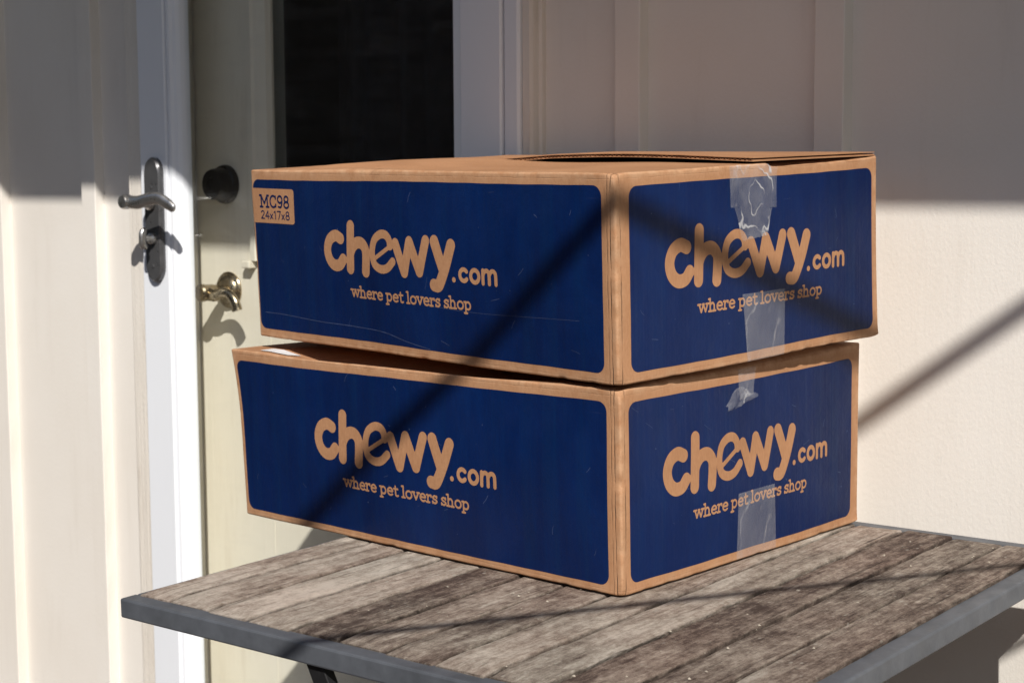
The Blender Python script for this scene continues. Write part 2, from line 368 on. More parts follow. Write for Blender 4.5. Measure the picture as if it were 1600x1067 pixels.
# lock plate with rounded ends
px, hw, z0, z1 = -1.2440, 0.0215, TZ + 0.235, TZ + 0.4495
out = []
for k in range(13): a = math.pi * k / 12; out.append((px + hw * math.cos(a), z1 - 0.026 + 0.026 * math.sin(a)))
for k in range(13): a = math.pi + math.pi * k / 12; out.append((px + hw * math.cos(a), z0 + 0.026 + 0.026 * math.sin(a)))
n = len(out)
def ring(sc, y): return [((x - px) * sc + px, y, z if sc == 1 else z + (0.003 if z < (z0 + z1) / 2 else -0.003) * (1 - sc) / 0.12) for x, z in out]
V = ring(1, -0.0460) + ring(1, -0.0535) + ring(0.88, -0.0570)
F = [(i, (i + 1) % n, n + (i + 1) % n, n + i) for i in range(n)] + [(n + i, n + (i + 1) % n, 2 * n + (i + 1) % n, 2 * n + i) for i in range(n)] + [tuple(range(2 * n, 3 * n))]
P_(MB().add(V, F), 'lock_plate', M['plate'], leaf, smooth=True)
zl = TZ + 0.374
lev = MB().lathe([(0.0, 0), (0.0150, 0.0), (0.0150, 0.006), (0.0115, 0.010), (0.0095, 0.020), (0.0095, 0.044), (0.0125, 0.047), (0.0128, 0.058), (0.0105, 0.062), (0.0, 0.0625)], (px - 0.001, -0.0565, zl), seg=32)
pt = bez([(px + 0.002, -0.108, zl), (px + 0.030, -0.109, zl - 0.001), (px + 0.055, -0.108, zl + 0.004), (px + 0.080, -0.104, zl + 0.006), (px + 0.100, -0.099, zl - 0.004), (px + 0.113, -0.097, zl - 0.013)], 8)
ra = np.interp(np.linspace(0, 1, len(pt)), [0, 0.2, 0.5, 0.8, 0.95, 1], [0.0115, 0.0115, 0.0105, 0.0095, 0.0075, 0.0035])
lev.sweep(pt, ra, 16, (0.55, 1.0))
P_(lev, 'lever_handle', M['pewter'], leaf, smooth=True)
zt = TZ + 0.310
tb = MB().lathe([(0.0, 0), (0.0095, 0), (0.0095, 0.008), (0.006, 0.010), (0.006, 0.020), (0, 0.020)], (px + 0.004, -0.0565, zt), seg=24)
pt = bez([(px + 0.004, -0.074, zt + 0.017), (px + 0.004, -0.080, zt + 0.010), (px + 0.004, -0.081, zt), (px + 0.004, -0.080, zt - 0.010), (px + 0.004, -0.074, zt - 0.016)], 5)
tb.sweep(pt, [0.0045] * 3 + [0.007] * (len(pt) - 6) + [0.0045] * 3, 12, (0.8, 1.0), (0, -1, 0))
P_(tb, 'thumb_turn', M['pewter'], leaf, smooth=True)
# small screws of the plate
for dz in (0.398, 0.262): P_(MB().lathe([(0, 0), (0.0035, 0), (0.0030, 0.0012), (0, 0.0014)], (px, -0.0568, TZ + dz), seg=12), 'screw', M['plate'], leaf)

# entry door behind the glass
YS = 0.070
WX0, WX1, WZ0, WZ1 = -1.0860, -0.600, TZ + 0.305, 1.98                # window opening
dm = MB()
dm.box(-1.2800, WX0, YS, YS + 0.044, ZD0 + 0.006, ZD1 - 0.004); dm.box(WX1, -0.4630, YS, YS + 0.044, ZD0 + 0.006, ZD1 - 0.004)
dm.box(WX0, WX1, YS + 0.0005, YS + 0.0435, ZD0 + 0.006, WZ0); dm.box(WX0, WX1, YS + 0.0005, YS + 0.0435, WZ1, ZD1 - 0.004)
door = P_(dm, 'entry_door', M['door'])
def mould(x0, x1, zz0, zz1, vert):
    if vert:
        pr = [(x0, YS), (x0, YS - 0.007), (x0 + 0.006, YS - 0.012), (x0 + 0.018, YS - 0.013), (x0 + 0.022, YS - 0.009), (x0 + 0.030, YS - 0.008), (x1 - 0.004, YS - 0.003), (x1, YS + 0.006), (x1, YS + 0.010)] if x0 < -1 else \
             [(x0, YS + 0.010), (x0, YS + 0.006), (x0 + 0.004, YS - 0.003), (x1 - 0.030, YS - 0.008), (x1 - 0.018, YS - 0.013), (x1 - 0.006, YS - 0.012), (x1, YS - 0.007), (x1, YS)]
        return P_(MB().prism(pr, zz0, zz1), 'window_moulding', M['door'], door)
    return P_(MB().box(x0, x1, YS - 0.0115, YS - 0.0005, zz0, zz1), 'window_moulding', M['door'], door, bevel=0.004)
mould(-1.1280, WX0 + 0.008, WZ0 - 0.035, WZ1 + 0.035, True); mould(WX1 - 0.008, WX1 + 0.04, WZ0 - 0.035, WZ1 + 0.035, True)
mould(WX0 + 0.0085, WX1 - 0.0085, WZ0 - 0.035, WZ0 + 0.006, False); mould(WX0 + 0.0085, WX1 - 0.0085, WZ1 - 0.006, WZ1 + 0.035, False)
P_(MB().box(WX0 + 0.001, WX1 - 0.001, YS + 0.018, YS + 0.022, WZ0 + 0.001, WZ1 - 0.001), 'window_pane', M['glass2'], door)
P_(MB().box(-1.1400, -1.1190, YS - 0.018, YS - 0.0005, WZ0 - 0.048, WZ0 - 0.0355), 'window_moulding', M['door'], door, bevel=0.002)
# deadbolt
P_(MB().lathe([(0.0, 0), (0.0340, 0), (0.0345, 0.004), (0.0325, 0.010), (0.0290, 0.012), (0.0270, 0.030), (0.0255, 0.034), (0.0120, 0.0345), (0.0115, 0.032), (0, 0.032)], (-1.1945, YS - 0.0005, TZ + 0.4025), seg=48), 'deadbolt', M['bronze'], door, smooth=True)
# lever handle
hx, hz = -1.1920, TZ + 0.2160
P_(MB().lathe([(0, 0), (0.0320, 0), (0.0325, 0.003), (0.0295, 0.007), (0.0275, 0.0075), (0.0255, 0.011), (0.0200, 0.014), (0.0140, 0.016), (0, 0.016)], (hx, YS - 0.0005, hz), seg=48), 'rosette', M['brass'], door, smooth=True)
hl = MB().lathe([(0, 0), (0.0110, 0.0), (0.0100, 0.010), (0.0130, 0.016), (0.0145, 0.030), (0.0145, 0.043), (0.0155, 0.045), (0.0155, 0.052), (0.0125, 0.055), (0.0, 0.0555)], (hx, YS - 0.0150, hz - 0.002), seg=32)
pt = bez([(hx + 0.006, YS - 0.055, hz - 0.004), (hx + 0.024, YS - 0.055, hz - 0.006), (hx + 0.042, YS - 0.054, hz - 0.001), (hx + 0.060, YS - 0.053, hz - 0.003), (hx + 0.073, YS - 0.052, hz - 0.016), (hx + 0.078, YS - 0.051, hz - 0.030)], 7)
hl.sweep(pt, np.interp(np.linspace(0, 1, len(pt)), [0, 0.3, 0.8, 1], [0.0120, 0.0095, 0.0095, 0.0100]), 16, (0.75, 1.0))
P_(hl, 'lever_handle', M['brass'], door, smooth=True)
# dark room behind the door
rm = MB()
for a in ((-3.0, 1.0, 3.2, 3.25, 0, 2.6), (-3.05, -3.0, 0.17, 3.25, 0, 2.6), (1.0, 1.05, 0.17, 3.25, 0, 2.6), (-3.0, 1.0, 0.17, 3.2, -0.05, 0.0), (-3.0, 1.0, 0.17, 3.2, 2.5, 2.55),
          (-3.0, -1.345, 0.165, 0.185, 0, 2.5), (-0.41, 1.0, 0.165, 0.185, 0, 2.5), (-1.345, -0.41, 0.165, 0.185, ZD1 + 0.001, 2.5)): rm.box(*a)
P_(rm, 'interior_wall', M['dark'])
# roof with a deep eave that shades the upper wall
EY, EZ = -0.92, TZ + 0.372 + 0.92 * 1.2
rf = MB().add([(-4.3, EY, EZ + 0.02), (4.1, EY, EZ + 0.02), (4.1, 3.6, EZ + 1.35), (-4.3, 3.6, EZ + 1.35), (-4.3, EY, EZ + 0.08), (4.1, EY, EZ + 0.08), (4.1, 3.6, EZ + 1.43), (-4.3, 3.6, EZ + 1.43)],
              [(0, 3, 2, 1), (4, 5, 6, 7), (0, 1, 5, 4), (1, 2, 6, 5), (2, 3, 7, 6), (3, 0, 4, 7)])
roof = P_(rf, 'roof', M['roof'])
P_(MB().box(-4.29, 4.09, EY + 0.001, EY + 0.026, EZ, EZ + 0.075), 'fascia', M['casing'], roof)
P_(MB().box(-4.28, 4.08, EY + 0.027, -0.001, EZ + 0.006, EZ + 0.018), 'soffit', M['siding'], roof)
P_(MB().box(-4.28, 4.08, 0.013, 0.16, H1 - 0.3, EZ + 0.10), 'wall_plate', M['dark'])

# curtain inside
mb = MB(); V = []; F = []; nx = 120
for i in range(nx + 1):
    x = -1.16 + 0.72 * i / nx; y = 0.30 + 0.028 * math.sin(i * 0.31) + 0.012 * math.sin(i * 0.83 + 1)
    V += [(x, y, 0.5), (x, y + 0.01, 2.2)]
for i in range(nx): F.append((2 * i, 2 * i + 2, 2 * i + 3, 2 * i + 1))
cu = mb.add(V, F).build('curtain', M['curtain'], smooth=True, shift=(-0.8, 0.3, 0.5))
md = cu.modifiers.new('thick', 'SOLIDIFY'); md.thickness = 0.003
tag(cu, 'dark curtain hanging inside behind the entry door window', 'curtain')

# ------------------------------------------------------------------ tilt shared by the table and the boxes (patio falls away from the wall)
AX, AY = 0.0052, 0.0178
def frame_matrix(origin_local, yaw, sx=0.0, sy=0.0):
    """local frame whose origin sits at origin_local (table space), x along yaw; sx, sy are extra slopes of its own axes"""
    x, y, z = origin_local
    w = Vector((x - AX * z, y - AY * z, TZ + z + AX * x + AY * (y + 0.4)))
    ex = Vector((math.cos(yaw), math.sin(yaw), 0)); ey = Vector((-math.sin(yaw), math.cos(yaw), 0))
    ex.z = AX * ex.x + AY * ex.y + sx; ey.z = AX * ey.x + AY * ey.y + sy
    ex.normalize(); ez = ex.cross(ey).normalized(); ey = ez.cross(ex)
    return Matrix(((ex.x, ey.x, ez.x, w.x), (ex.y, ey.y, ez.y, w.y), (ex.z, ey.z, ez.z, w.z), (0, 0, 0, 1)))

# ------------------------------------------------------------------ table
TYAW = 0.022
TCX, TCY = 0.0373, -0.4513                                           # centre of the top
mt = frame_matrix((TCX, TCY, 0), TYAW)
mt = mt @ Matrix.Translation((0, 0, -TZ))
table = empty('patio_table', label='weathered wooden slat table with slate grey metal frame against the cream wall', cat='table')
table.matrix_world = mt
hx_, hy_ = 0.3625, 0.3640
ZR0, ZR1 = TZ - 0.0250, TZ - 0.0045
fw_ = 0.021
def tb_(mb, name, mat, **k): return mb.build(name, mat, table, **k)
tb_(MB().box(-hx_, hx_, -hy_, -hy_ + fw_, ZR0, ZR1), 'frame_rail', M['slate'], bevel=0.0022)
tb_(MB().box(-hx_, hx_, hy_ - fw_, hy_, ZR0, ZR1), 'frame_rail', M['slate'], bevel=0.0022)
tb_(MB().box(-hx_, -hx_ + fw_, -hy_ + fw_ + 0.0003, hy_ - fw_ - 0.0003, ZR0, ZR1 - 0.0002), 'frame_rail', M['slate'], bevel=0.0022)
tb_(MB().box(hx_ - fw_, hx_, -hy_ + fw_ + 0.0003, hy_ - fw_ - 0.0003, ZR0, ZR1 - 0.0002), 'frame_rail', M['slate'], bevel=0.0022)
for yy in (-0.2, 0.2): tb_(MB().box(-hx_ + fw_ + 0.001, hx_ - fw_ - 0.001, yy - 0.014, yy + 0.014, TZ - 0.0245, TZ - 0.0165), 'cross_bar', M['slate'], bevel=0.001)
# planks
x0p, x1p = -hx_ + 0.0125, hx_ - 0.0195
gaps = [-0.3065 + 0.0597 * k for k in range(11)]                       # centre line of each gap, local x
bounds = [x0p] + gaps + [x1p]
for i in range(12):
    a, b = bounds[i] + 0.0021, bounds[i + 1] - 0.0021
    if i == 0: a = x0p
    if i == 11: b = x1p
    cx_ = (a + b) / 2; hwid = (b - a) / 2; yl = -hy_ + fw_ - 0.0035 + random.uniform(-0.002, 0.003); yh = hy_ - fw_ + 0.001 - random.uniform(0, 0.006)
    th = 0.0145; zz = random.uniform(-0.0012, 0.0) ; rollp = random.uniform(-0.012, 0.012); ns = 64
    V = []; F = []
    ph = [random.uniform(0, 6.28) for _ in range(8)]
    for k in range(ns + 1):
        y = yl + (yh - yl) * k / ns
        wl = -hwid + 0.0007 * math.sin(y * 37 + ph[0]) + 0.0006 * math.sin(y * 91 + ph[1]) + random.uniform(0, 0.0007)
        wr = hwid + 0.0007 * math.sin(y * 41 + ph[2]) + 0.0006 * math.sin(y * 83 + ph[3]) - random.uniform(0, 0.0007)
        e = min(1, min(k, ns - k) / 2.0); dn = (1 - e) * 0.0018
        bow = 0.0006 * math.sin(y * 5 + ph[4])
        row = [(wl, -th), (wl, -0.0024 - dn), (wl + 0.0006, -0.0008 - dn), (wl + 0.0020, -0.0001 - dn), (wl * 0.5, 0.0 - dn - 0.0003), (0, -0.0005 - dn), (wr * 0.5, -0.0003 - dn), (wr - 0.0020, -0.0001 - dn), (wr - 0.0006, -0.0008 - dn), (wr, -0.0024 - dn), (wr, -th)]
        for (x, z) in row: V.append((x, y + random.uniform(-0.0009, 0.0009) * (1 - e), z + zz + bow * 0.5 + rollp * x * (0 if z == -th else 1)))
    m_ = 11
    for k in range(ns):
        for q in range(m_): F.append((k * m_ + q, k * m_ + (q + 1) % m_, (k + 1) * m_ + (q + 1) % m_, (k + 1) * m_ + q))
    F.append(tuple(range(m_))); F.append(tuple(range(ns * m_, (ns + 1) * m_)))
    me = bpy.data.meshes.new('plank'); me.from_pydata(V, [], F)
    ea = me.attributes.new('edge', 'FLOAT', 'POINT'); ea.data.foreach_set('value', np.array(([1, 0.9, 0.35, 0.0, 0, 0, 0, 0.0, 0.35, 0.9, 1]) * (ns + 1), dtype=np.float32))
    link('plank', me, M['wood'], table, smooth=True, loc=(cx_, 0, TZ - 0.0003))
# legs: crossed pair at the front, straight pair at the back, each cut to the sloping patio
inv = mt.inverted()
def foot(x, y):                                                       # local z of the patio below local (x, y)
    w = mt @ Vector((x, y, 0)); return (inv @ Vector((w.x, w.y, 0.0))).z + 0.0008
def bar(ax_, ay_, az_, bx_, by_, w=0.011, d=0.006):
    bz = foot(bx_, by_); dx = bx_ - ax_
    V = []
    for (x, z) in ((ax_, az_), (bx_, bz)):
        V += [(x - w, ay_ - d, z), (x + w, ay_ - d, z), (x + w, ay_ + d, z), (x - w, ay_ + d, z)]
    return MB().add(V, [(0, 3, 2, 1), (4, 5, 6, 7), (0, 1, 5, 4), (1, 2, 6, 5), (2, 3, 7, 6), (3, 0, 4, 7)])
tb_(bar(-0.088, -hy_ + 0.012, ZR0 + 0.001, 0.27, -hy_ + 0.012), 'leg', M['black'], bevel=0.001)
tb_(bar(0.088, -hy_ + 0.026, ZR0 + 0.001, -0.27, -hy_ + 0.026), 'leg', M['black'], bevel=0.001)
tb_(bar(hx_ - 0.030, hy_ - 0.030, ZR0 + 0.001, hx_ - 0.030, hy_ - 0.030, 0.010, 0.010), 'leg', M['black'], bevel=0.001)
tb_(bar(-hx_ + 0.030, hy_ - 0.030, ZR0 + 0.001, -hx_ + 0.030, hy_ - 0.030, 0.010, 0.010), 'leg', M['black'], bevel=0.001)
for sx in (-1, 1): tb_(MB().box(sx * 0.27 - 0.012, sx * 0.27 + 0.012, -hy_ + 0.034, hy_ - 0.05, 0.06, 0.075), 'stretcher', M['black'], bevel=0.001)

# ------------------------------------------------------------------ flat lettering: strokes -> signed field -> outline mesh
def seg_dist(X, Z, a, b):
    ax, az = a; bx, bz = b; dx, dz = bx - ax, bz - az; L2 = dx * dx + dz * dz + 1e-12
    t = np.clip(((X - ax) * dx + (Z - az) * dz) / L2, 0, 1)
    return np.hypot(X - ax - t * dx, Z - az - t * dz)
def strokes_mesh(strokes, h):
    """strokes: list of (points, radius) in mm; returns vertices (mm) and faces of the filled union"""
    pts = np.array([q for s, r in strokes for q in s]); R = max(r for s, r in strokes) + 2 * h
    lo = pts.min(0) - R; hi = pts.max(0) + R
    xs = np.arange(lo[0], hi[0] + h, h); zs = np.arange(lo[1], hi[1] + h, h)
    Fd = np.full((len(xs), len(zs)), -1e3)
    for s, r in strokes:
        s = np.array(s)
        i0, j0 = np.maximum(((s.min(0) - r - 2 * h - lo) / h).astype(int), 0); i1, j1 = ((s.max(0) + r + 2 * h - lo) / h).astype(int) + 2
        X, Z = np.meshgrid(xs[i0:i1], zs[j0:j1], indexing='ij'); d = np.full(X.shape, 1e3)
        if len(s) == 1: d = np.hypot(X - s[0][0], Z - s[0][1])
        for a, b in zip(s[:-1], s[1:]): d = np.minimum(d, seg_dist(X, Z, a, b))
        Fd[i0:i1, j0:j1] = np.maximum(Fd[i0:i1, j0:j1], r - d)
    ins = Fd > 0; V = []; F = []; ids = {}
    def vid(key, q):
        if key not in ids: ids[key] = len(V); V.append(q)
        return ids[key]
    c = [ins[:-1, :-1], ins[1:, :-1], ins[1:, 1:], ins[:-1, 1:]]
    cnt = sum(q.astype(int) for q in c)
    for i, j in np.argwhere(cnt > 0):
        cor = [(i, j), (i + 1, j), (i + 1, j + 1), (i, j + 1)]; poly = []
        for k in range(4):
            A, B = cor[k], cor[(k + 1) % 4]; fa, fb = Fd[A], Fd[B]
            if fa > 0: poly.append(vid(('v',) + A, (xs[A[0]], zs[A[1]])))
            if (fa > 0) != (fb > 0):
                t = fa / (fa - fb); key = ('e',) + (A + B if A < B else B + A)
                poly.append(vid(key, (xs[A[0]] + t * (xs[B[0]] - xs[A[0]]), zs[A[1]] + t * (zs[B[1]] - zs[A[1]]))))
        if len(poly) >= 3: F.append(tuple(poly))
    return np.array(V), F
def arc(cx, cz, rx, rz, a0, a1, n=12): return [(cx + rx * math.cos(math.radians(a0 + (a1 - a0) * k / n)), cz + rz * math.sin(math.radians(a0 + (a1 - a0) * k / n))) for k in range(n + 1)]
cr = lambda p: [tuple(q) for q in bez(p, 8)]
# big word, mm from the left edge of its c, height above the box bottom
R7 = 6.9
CHEWY = [(cr([(33.0, 127.6), (23.5, 130.6), (12.5, 125.6), (7.2, 114.4), (10.2, 102.6), (19.0, 95.6), (29.8, 96.2), (37.0, 103.0)]), R7),
         ([(52.6, 143.0), (50.2, 93.2)], R7), (cr([(52.0, 113), (56.5, 119.5), (64.0, 124.0), (73.0, 123.5), (79.5, 116.5), (80.0, 106), (78.6, 91.2)]), R7),
         ([(96.0, 107.5), (125.0, 123.0)], 2.5), (cr([(124.0, 122.8), (122.6, 129.5), (116.6, 135.0), (106.5, 135.2), (96.0, 128.2), (91.8, 114.5), (95.0, 101.4), (105.6, 96.0), (117.8, 97.6), (128.0, 105.5)]), 4.9),
         ([(133.4, 126.0), (147.6, 94.6), (157.4, 129.0), (173.6, 96.8), (185.2, 131.0)], 6.3),
         ([(199.6, 131.0), (212.0, 103.0)], 7.0), (cr([(226.6, 128.0), (217.6, 106.0), (208.4, 88.5), (203.6, 83.2), (197.2, 83.6)]), 7.0)]
sb = 2.35
def dotcom():
    S = [([(230.0, 91.3)], 2.9)]
    S += [(arc(246.0, 97.2, 6.2, 6.2, 42, 318), sb), (arc(263.4, 97.0, 6.4, 6.6, 0, 360, 20), sb)]
    S += [([(276.0, 90.2), (276.0, 104.0)], sb), (cr([(276.0, 99.0), (278.6, 103.0), (282.2, 103.9), (285.0, 101.6), (285.6, 97.0)]) + [(285.6, 90.2)], sb), (cr([(285.6, 99.0), (288.2, 103.0), (292.0, 103.9), (295.0, 101.6), (295.6, 97.0)]) + [(295.6, 90.2)], sb)]
    return S
CHEWY += dotcom()
# slab serif skeleton font, units: x-height 1
def sf(ch):
    T = lambda x, z, w=0.20: [(x - w, z), (x + w, z)]
    if ch == 'w': return 1.42, [[(0.12, 1), (0.40, 0.04)], [(0.40, 0.04), (0.70, 0.96)], [(0.70, 0.96), (1.00, 0.04)], [(1.00, 0.04), (1.30, 1)], T(0.14, 1), T(0.70, 1, 0.1), T(1.28, 1)]
    if ch == 'h': return 1.12, [[(0.24, 0), (0.24, 1.55)], T(0.24, 0), [(0.04, 1.52), (0.24, 1.52)], cr([(0.24, 0.70), (0.42, 0.96), (0.66, 0.97), (0.82, 0.70)]) + [(0.82, 0)], T(0.82, 0)]
    if ch == 'e': return 0.98, [cr([(0.16, 0.54), (0.82, 0.54), (0.78, 0.82), (0.50, 1.0), (0.20, 0.80), (0.12, 0.50), (0.22, 0.16), (0.52, 0.0), (0.82, 0.14)])]
    if ch == 'r': return 0.80, [[(0.24, 0), (0.24, 1)], T(0.24, 0, 0.22), [(0.06, 0.97), (0.24, 0.97)], cr([(0.24, 0.62), (0.40, 0.92), (0.70, 0.98)]), [(0.70, 0.98), (0.70, 0.78)]]
    if ch == 'p': return 1.10, [[(0.24, -0.50), (0.24, 1)], T(0.24, -0.48), [(0.05, 0.97), (0.24, 0.97)], arc(0.56, 0.50, 0.36, 0.49, 150, -150, 16)]
    if ch == 't': return 0.76, [cr([(0.32, 1.34), (0.32, 0.6), (0.34, 0.14), (0.50, 0.0), (0.70, 0.06)]), [(0.08, 0.97), (0.66, 0.97)]]
    if ch == 'l': return 0.56, [[(0.28, 0), (0.28, 1.55)], T(0.28, 0, 0.22), [(0.07, 1.52), (0.28, 1.52)]]
    if ch == 'o': return 1.04, [arc(0.52, 0.5, 0.41, 0.5, 0, 360, 20)]
    if ch == 'v': return 1.02, [[(0.14, 1), (0.50, 0.03)], [(0.50, 0.03), (0.87, 1)], T(0.15, 1, 0.17), T(0.86, 1, 0.17)]
    if ch == 's': return 0.84, [cr([(0.70, 0.80), (0.44, 1.0), (0.16, 0.78), (0.30, 0.58), (0.58, 0.46), (0.72, 0.24), (0.44, 0.0), (0.12, 0.16)]), [(0.70, 0.98), (0.70, 0.78)], [(0.13, 0.22), (0.13, 0.02)]]
    if ch == ' ': return 0.44, []
    # digits and capitals, height 1
    if ch == 'M': return 1.02, [[(0.18, 0), (0.18, 1)], [(0.18, 1), (0.50, 0.30)], [(0.50, 0.30), (0.82, 1)], [(0.82, 1), (0.82, 0)], T(0.18, 0, 0.14), T(0.82, 0, 0.14), T(0.12, 1, 0.09), T(0.88, 1, 0.09)]
    if ch == 'C': return 0.80, [arc(0.43, 0.5, 0.33, 0.5, 48, 312, 18), [(0.68, 0.96), (0.68, 0.74)], [(0.68, 0.26), (0.68, 0.06)]]
    if ch == '9': return 0.66, [arc(0.33, 0.70, 0.23, 0.30, 0, 360, 18), cr([(0.56, 0.70), (0.54, 0.35), (0.40, 0.03), (0.16, 0.06)])]
    if ch == '8': return 0.66, [arc(0.33, 0.75, 0.20, 0.25, 0, 360, 18), arc(0.33, 0.25, 0.24, 0.26, 0, 360, 18)]
    if ch == '2': return 0.64, [cr([(0.11, 0.80), (0.30, 1.0), (0.52, 0.82), (0.44, 0.52), (0.10, 0.02)]), [(0.10, 0.02), (0.56, 0.02)]]
    if ch == '4': return 0.66, [[(0.44, 0), (0.44, 1)], [(0.44, 1), (0.08, 0.30)], [(0.08, 0.30), (0.60, 0.30)]]
    if ch == '1': return 0.46, [[(0.26, 0), (0.26, 1)], [(0.26, 1), (0.08, 0.84)]]
    if ch == '7': return 0.62, [[(0.08, 1), (0.54, 1)], [(0.54, 1), (0.24, 0)]]
    if ch == 'x': return 0.56, [[(0.08, 0), (0.44, 0.62)], [(0.44, 0), (0.08, 0.62)]]
def text_strokes(txt, x0, z0, width, height, r):
    adv = sum(sf(c)[0] for c in txt); kx = width / adv; S = []; x = 0
    for c in txt:
        a, L_ = sf(c)
        for s in L_: S.append(([(x0 + (x + q[0]) * kx, z0 + q[1] * height) for q in s], r))
        x += a
    return S
TAG = text_strokes('where pet lovers shop', 49.5, 60.6, 206.5, 8.1, 1.12)
CODE = text_strokes('MC98', 17.0, 160.0, 63.0, 14.2, 1.25) + text_strokes('24x17x8', 17.5, 145.4, 62.5, 9.6, 0.75)
LOGO_V, LOGO_F = strokes_mesh(CHEWY, 1.0)
TAG_V, TAG_F = strokes_mesh(TAG, 0.55)
CODE_V, CODE_F = strokes_mesh(CODE, 0.55)

# ------------------------------------------------------------------ cardboard boxes
BL, BWD, BH = 0.6096, 0.4318, 0.2058
RB = 0.0024
class Box:
    def __init__(s, seed, corner=None, topf=None, amp=1.0):
        q = np.random.default_rng(seed); s.k = q.normal(size=(10, 3)) * np.array([11, 13, 20]); s.ph = q.uniform(0, 6.28, 10); s.dir = q.normal(size=(10, 3)); s.amp = amp
        s.corner = corner or {}; s.topf = topf; s.dents = []
        for k in range(26):                                            # small knocks along the edges that show
            e = q.integers(0, 5); a = q.uniform(0.04, 0.96); dp = q.uniform(0.0003, 0.0012); rr_ = q.uniform(0.0025, 0.006)
            if e == 0: s.dents.append(((0, 0, a * BH), rr_ , (-dp, dp, 0)))
            elif e == 1: s.dents.append(((-a * BL, 0, BH), rr_, (0, dp, -dp)))
            elif e == 2: s.dents.append(((-a * BL, 0, 0), rr_, (0, dp, dp * 0.6)))
            elif e == 3: s.dents.append(((0, a * BWD, BH), rr_, (-dp, 0, -dp)))
            else: s.dents.append(((0, a * BWD, 0), rr_, (-dp, 0, dp * 0.6)))
        s.dents += [((0, 0, BH), 0.0065, (-0.0026, 0.0026, -0.0024)), ((0, 0, 0), 0.006, (-0.0018, 0.0018, 0.0010)), ((0, 0, 0.55 * BH), 0.006, (-0.0014, 0.0016, 0)), ((0, BWD, 0), 0.007, (0.002, -0.002, 0.002))]
        s.k2 = q.normal(size=(8, 3)) * np.array([60, 70, 70]); s.ph2 = q.uniform(0, 6.28, 8); s.dir2 = q.normal(size=(8, 3))
    def map(s, P, off=0.0, nrm=None):
        """P on the sharp cuboid [-BL,0]x[0,BWD]x[0,BH]; returns rounded, dented positions"""
        P = np.array(P, float); lo = np.array([-BL, 0, 0]); hi = np.array([0, BWD, BH])
        C = np.clip(P, lo + RB, hi - RB); D = P - C; ln = np.linalg.norm(D, axis=1, keepdims=True)
        Q = np.where(ln > 1e-9, C + D / np.maximum(ln, 1e-9) * RB, P)
        n = np.where(ln > 1e-9, D / np.maximum(ln, 1e-9), 0)
        Q = Q + n * off
        S = -P[:, 0] / BL; T = P[:, 1] / BWD; K = P[:, 2] / BH
        d = np.zeros_like(Q)
        for i in range(10): d += 0.00024 * s.amp * np.sin(P @ s.k[i] + s.ph[i])[:, None] * s.dir[i]
        edge = np.clip(1 - np.minimum.reduce([np.abs(S) * BL + np.abs(T) * BWD, np.abs(S - 1) * BL + np.abs(T) * BWD]) / 0.03, 0, 1)
        rim = np.maximum(np.clip(1 - K * BH / 0.02, 0, 1), np.clip(1 - (1 - K) * BH / 0.02, 0, 1))
        wob = np.maximum(edge, rim * 0.5)
        for i in range(8): d += 0.00007 * wob[:, None] * np.sin(P @ s.k2[i] + s.ph2[i])[:, None] * s.dir2[i]
        b = np.sin(np.pi * np.clip(S, 0, 1)) * np.sin(np.pi * np.clip(T, 0, 1) ) if False else 0
        d[:, 1] -= 0.0035 * np.sin(np.pi * S) * np.sin(np.pi * K) * (1 - T)
        d[:, 0] += 0.0030 * np.sin(np.pi * T) * np.sin(np.pi * K) * (1 - S)
        for (cs, ct, ck), v in s.corner.items():
            w = (S if cs else 1 - S) ** 3 * (T if ct else 1 - T) ** 3 * (K if ck else 1 - K) ** 2.2
            d += w[:, None] * np.array(v)
        for c_, r_, v in s.dents:
            w = np.exp(-(((P - np.array(c_)) / r_) ** 2).sum(1)); d += w[:, None] * np.array(v)
        if s.topf is not None: d[:, 2] += np.clip((K - 0.98) / 0.02, 0, 1) * s.topf(S, T)
        return Q + d
    def face(s, side, U, Z, off):
        """side 'front' (y=0, U from its left edge) or 'end' (x=0, U from the front corner); metres"""
        U = np.asarray(U, float); Z = np.asarray(Z, float)
        P = np.stack([U - BL, np.zeros_like(U), Z], 1) if side == 'front' else np.stack([np.zeros_like(U), U, Z], 1)
        return s.map(P, off)
def axis(n, L_):
    e = [0, RB * 0.35, RB * 0.7, RB, RB * 1.8, 0.0075, 0.014]
    return np.array(sorted(e + [L_ - q for q in e] + list(np.linspace(0.022, L_ - 0.022, n))))
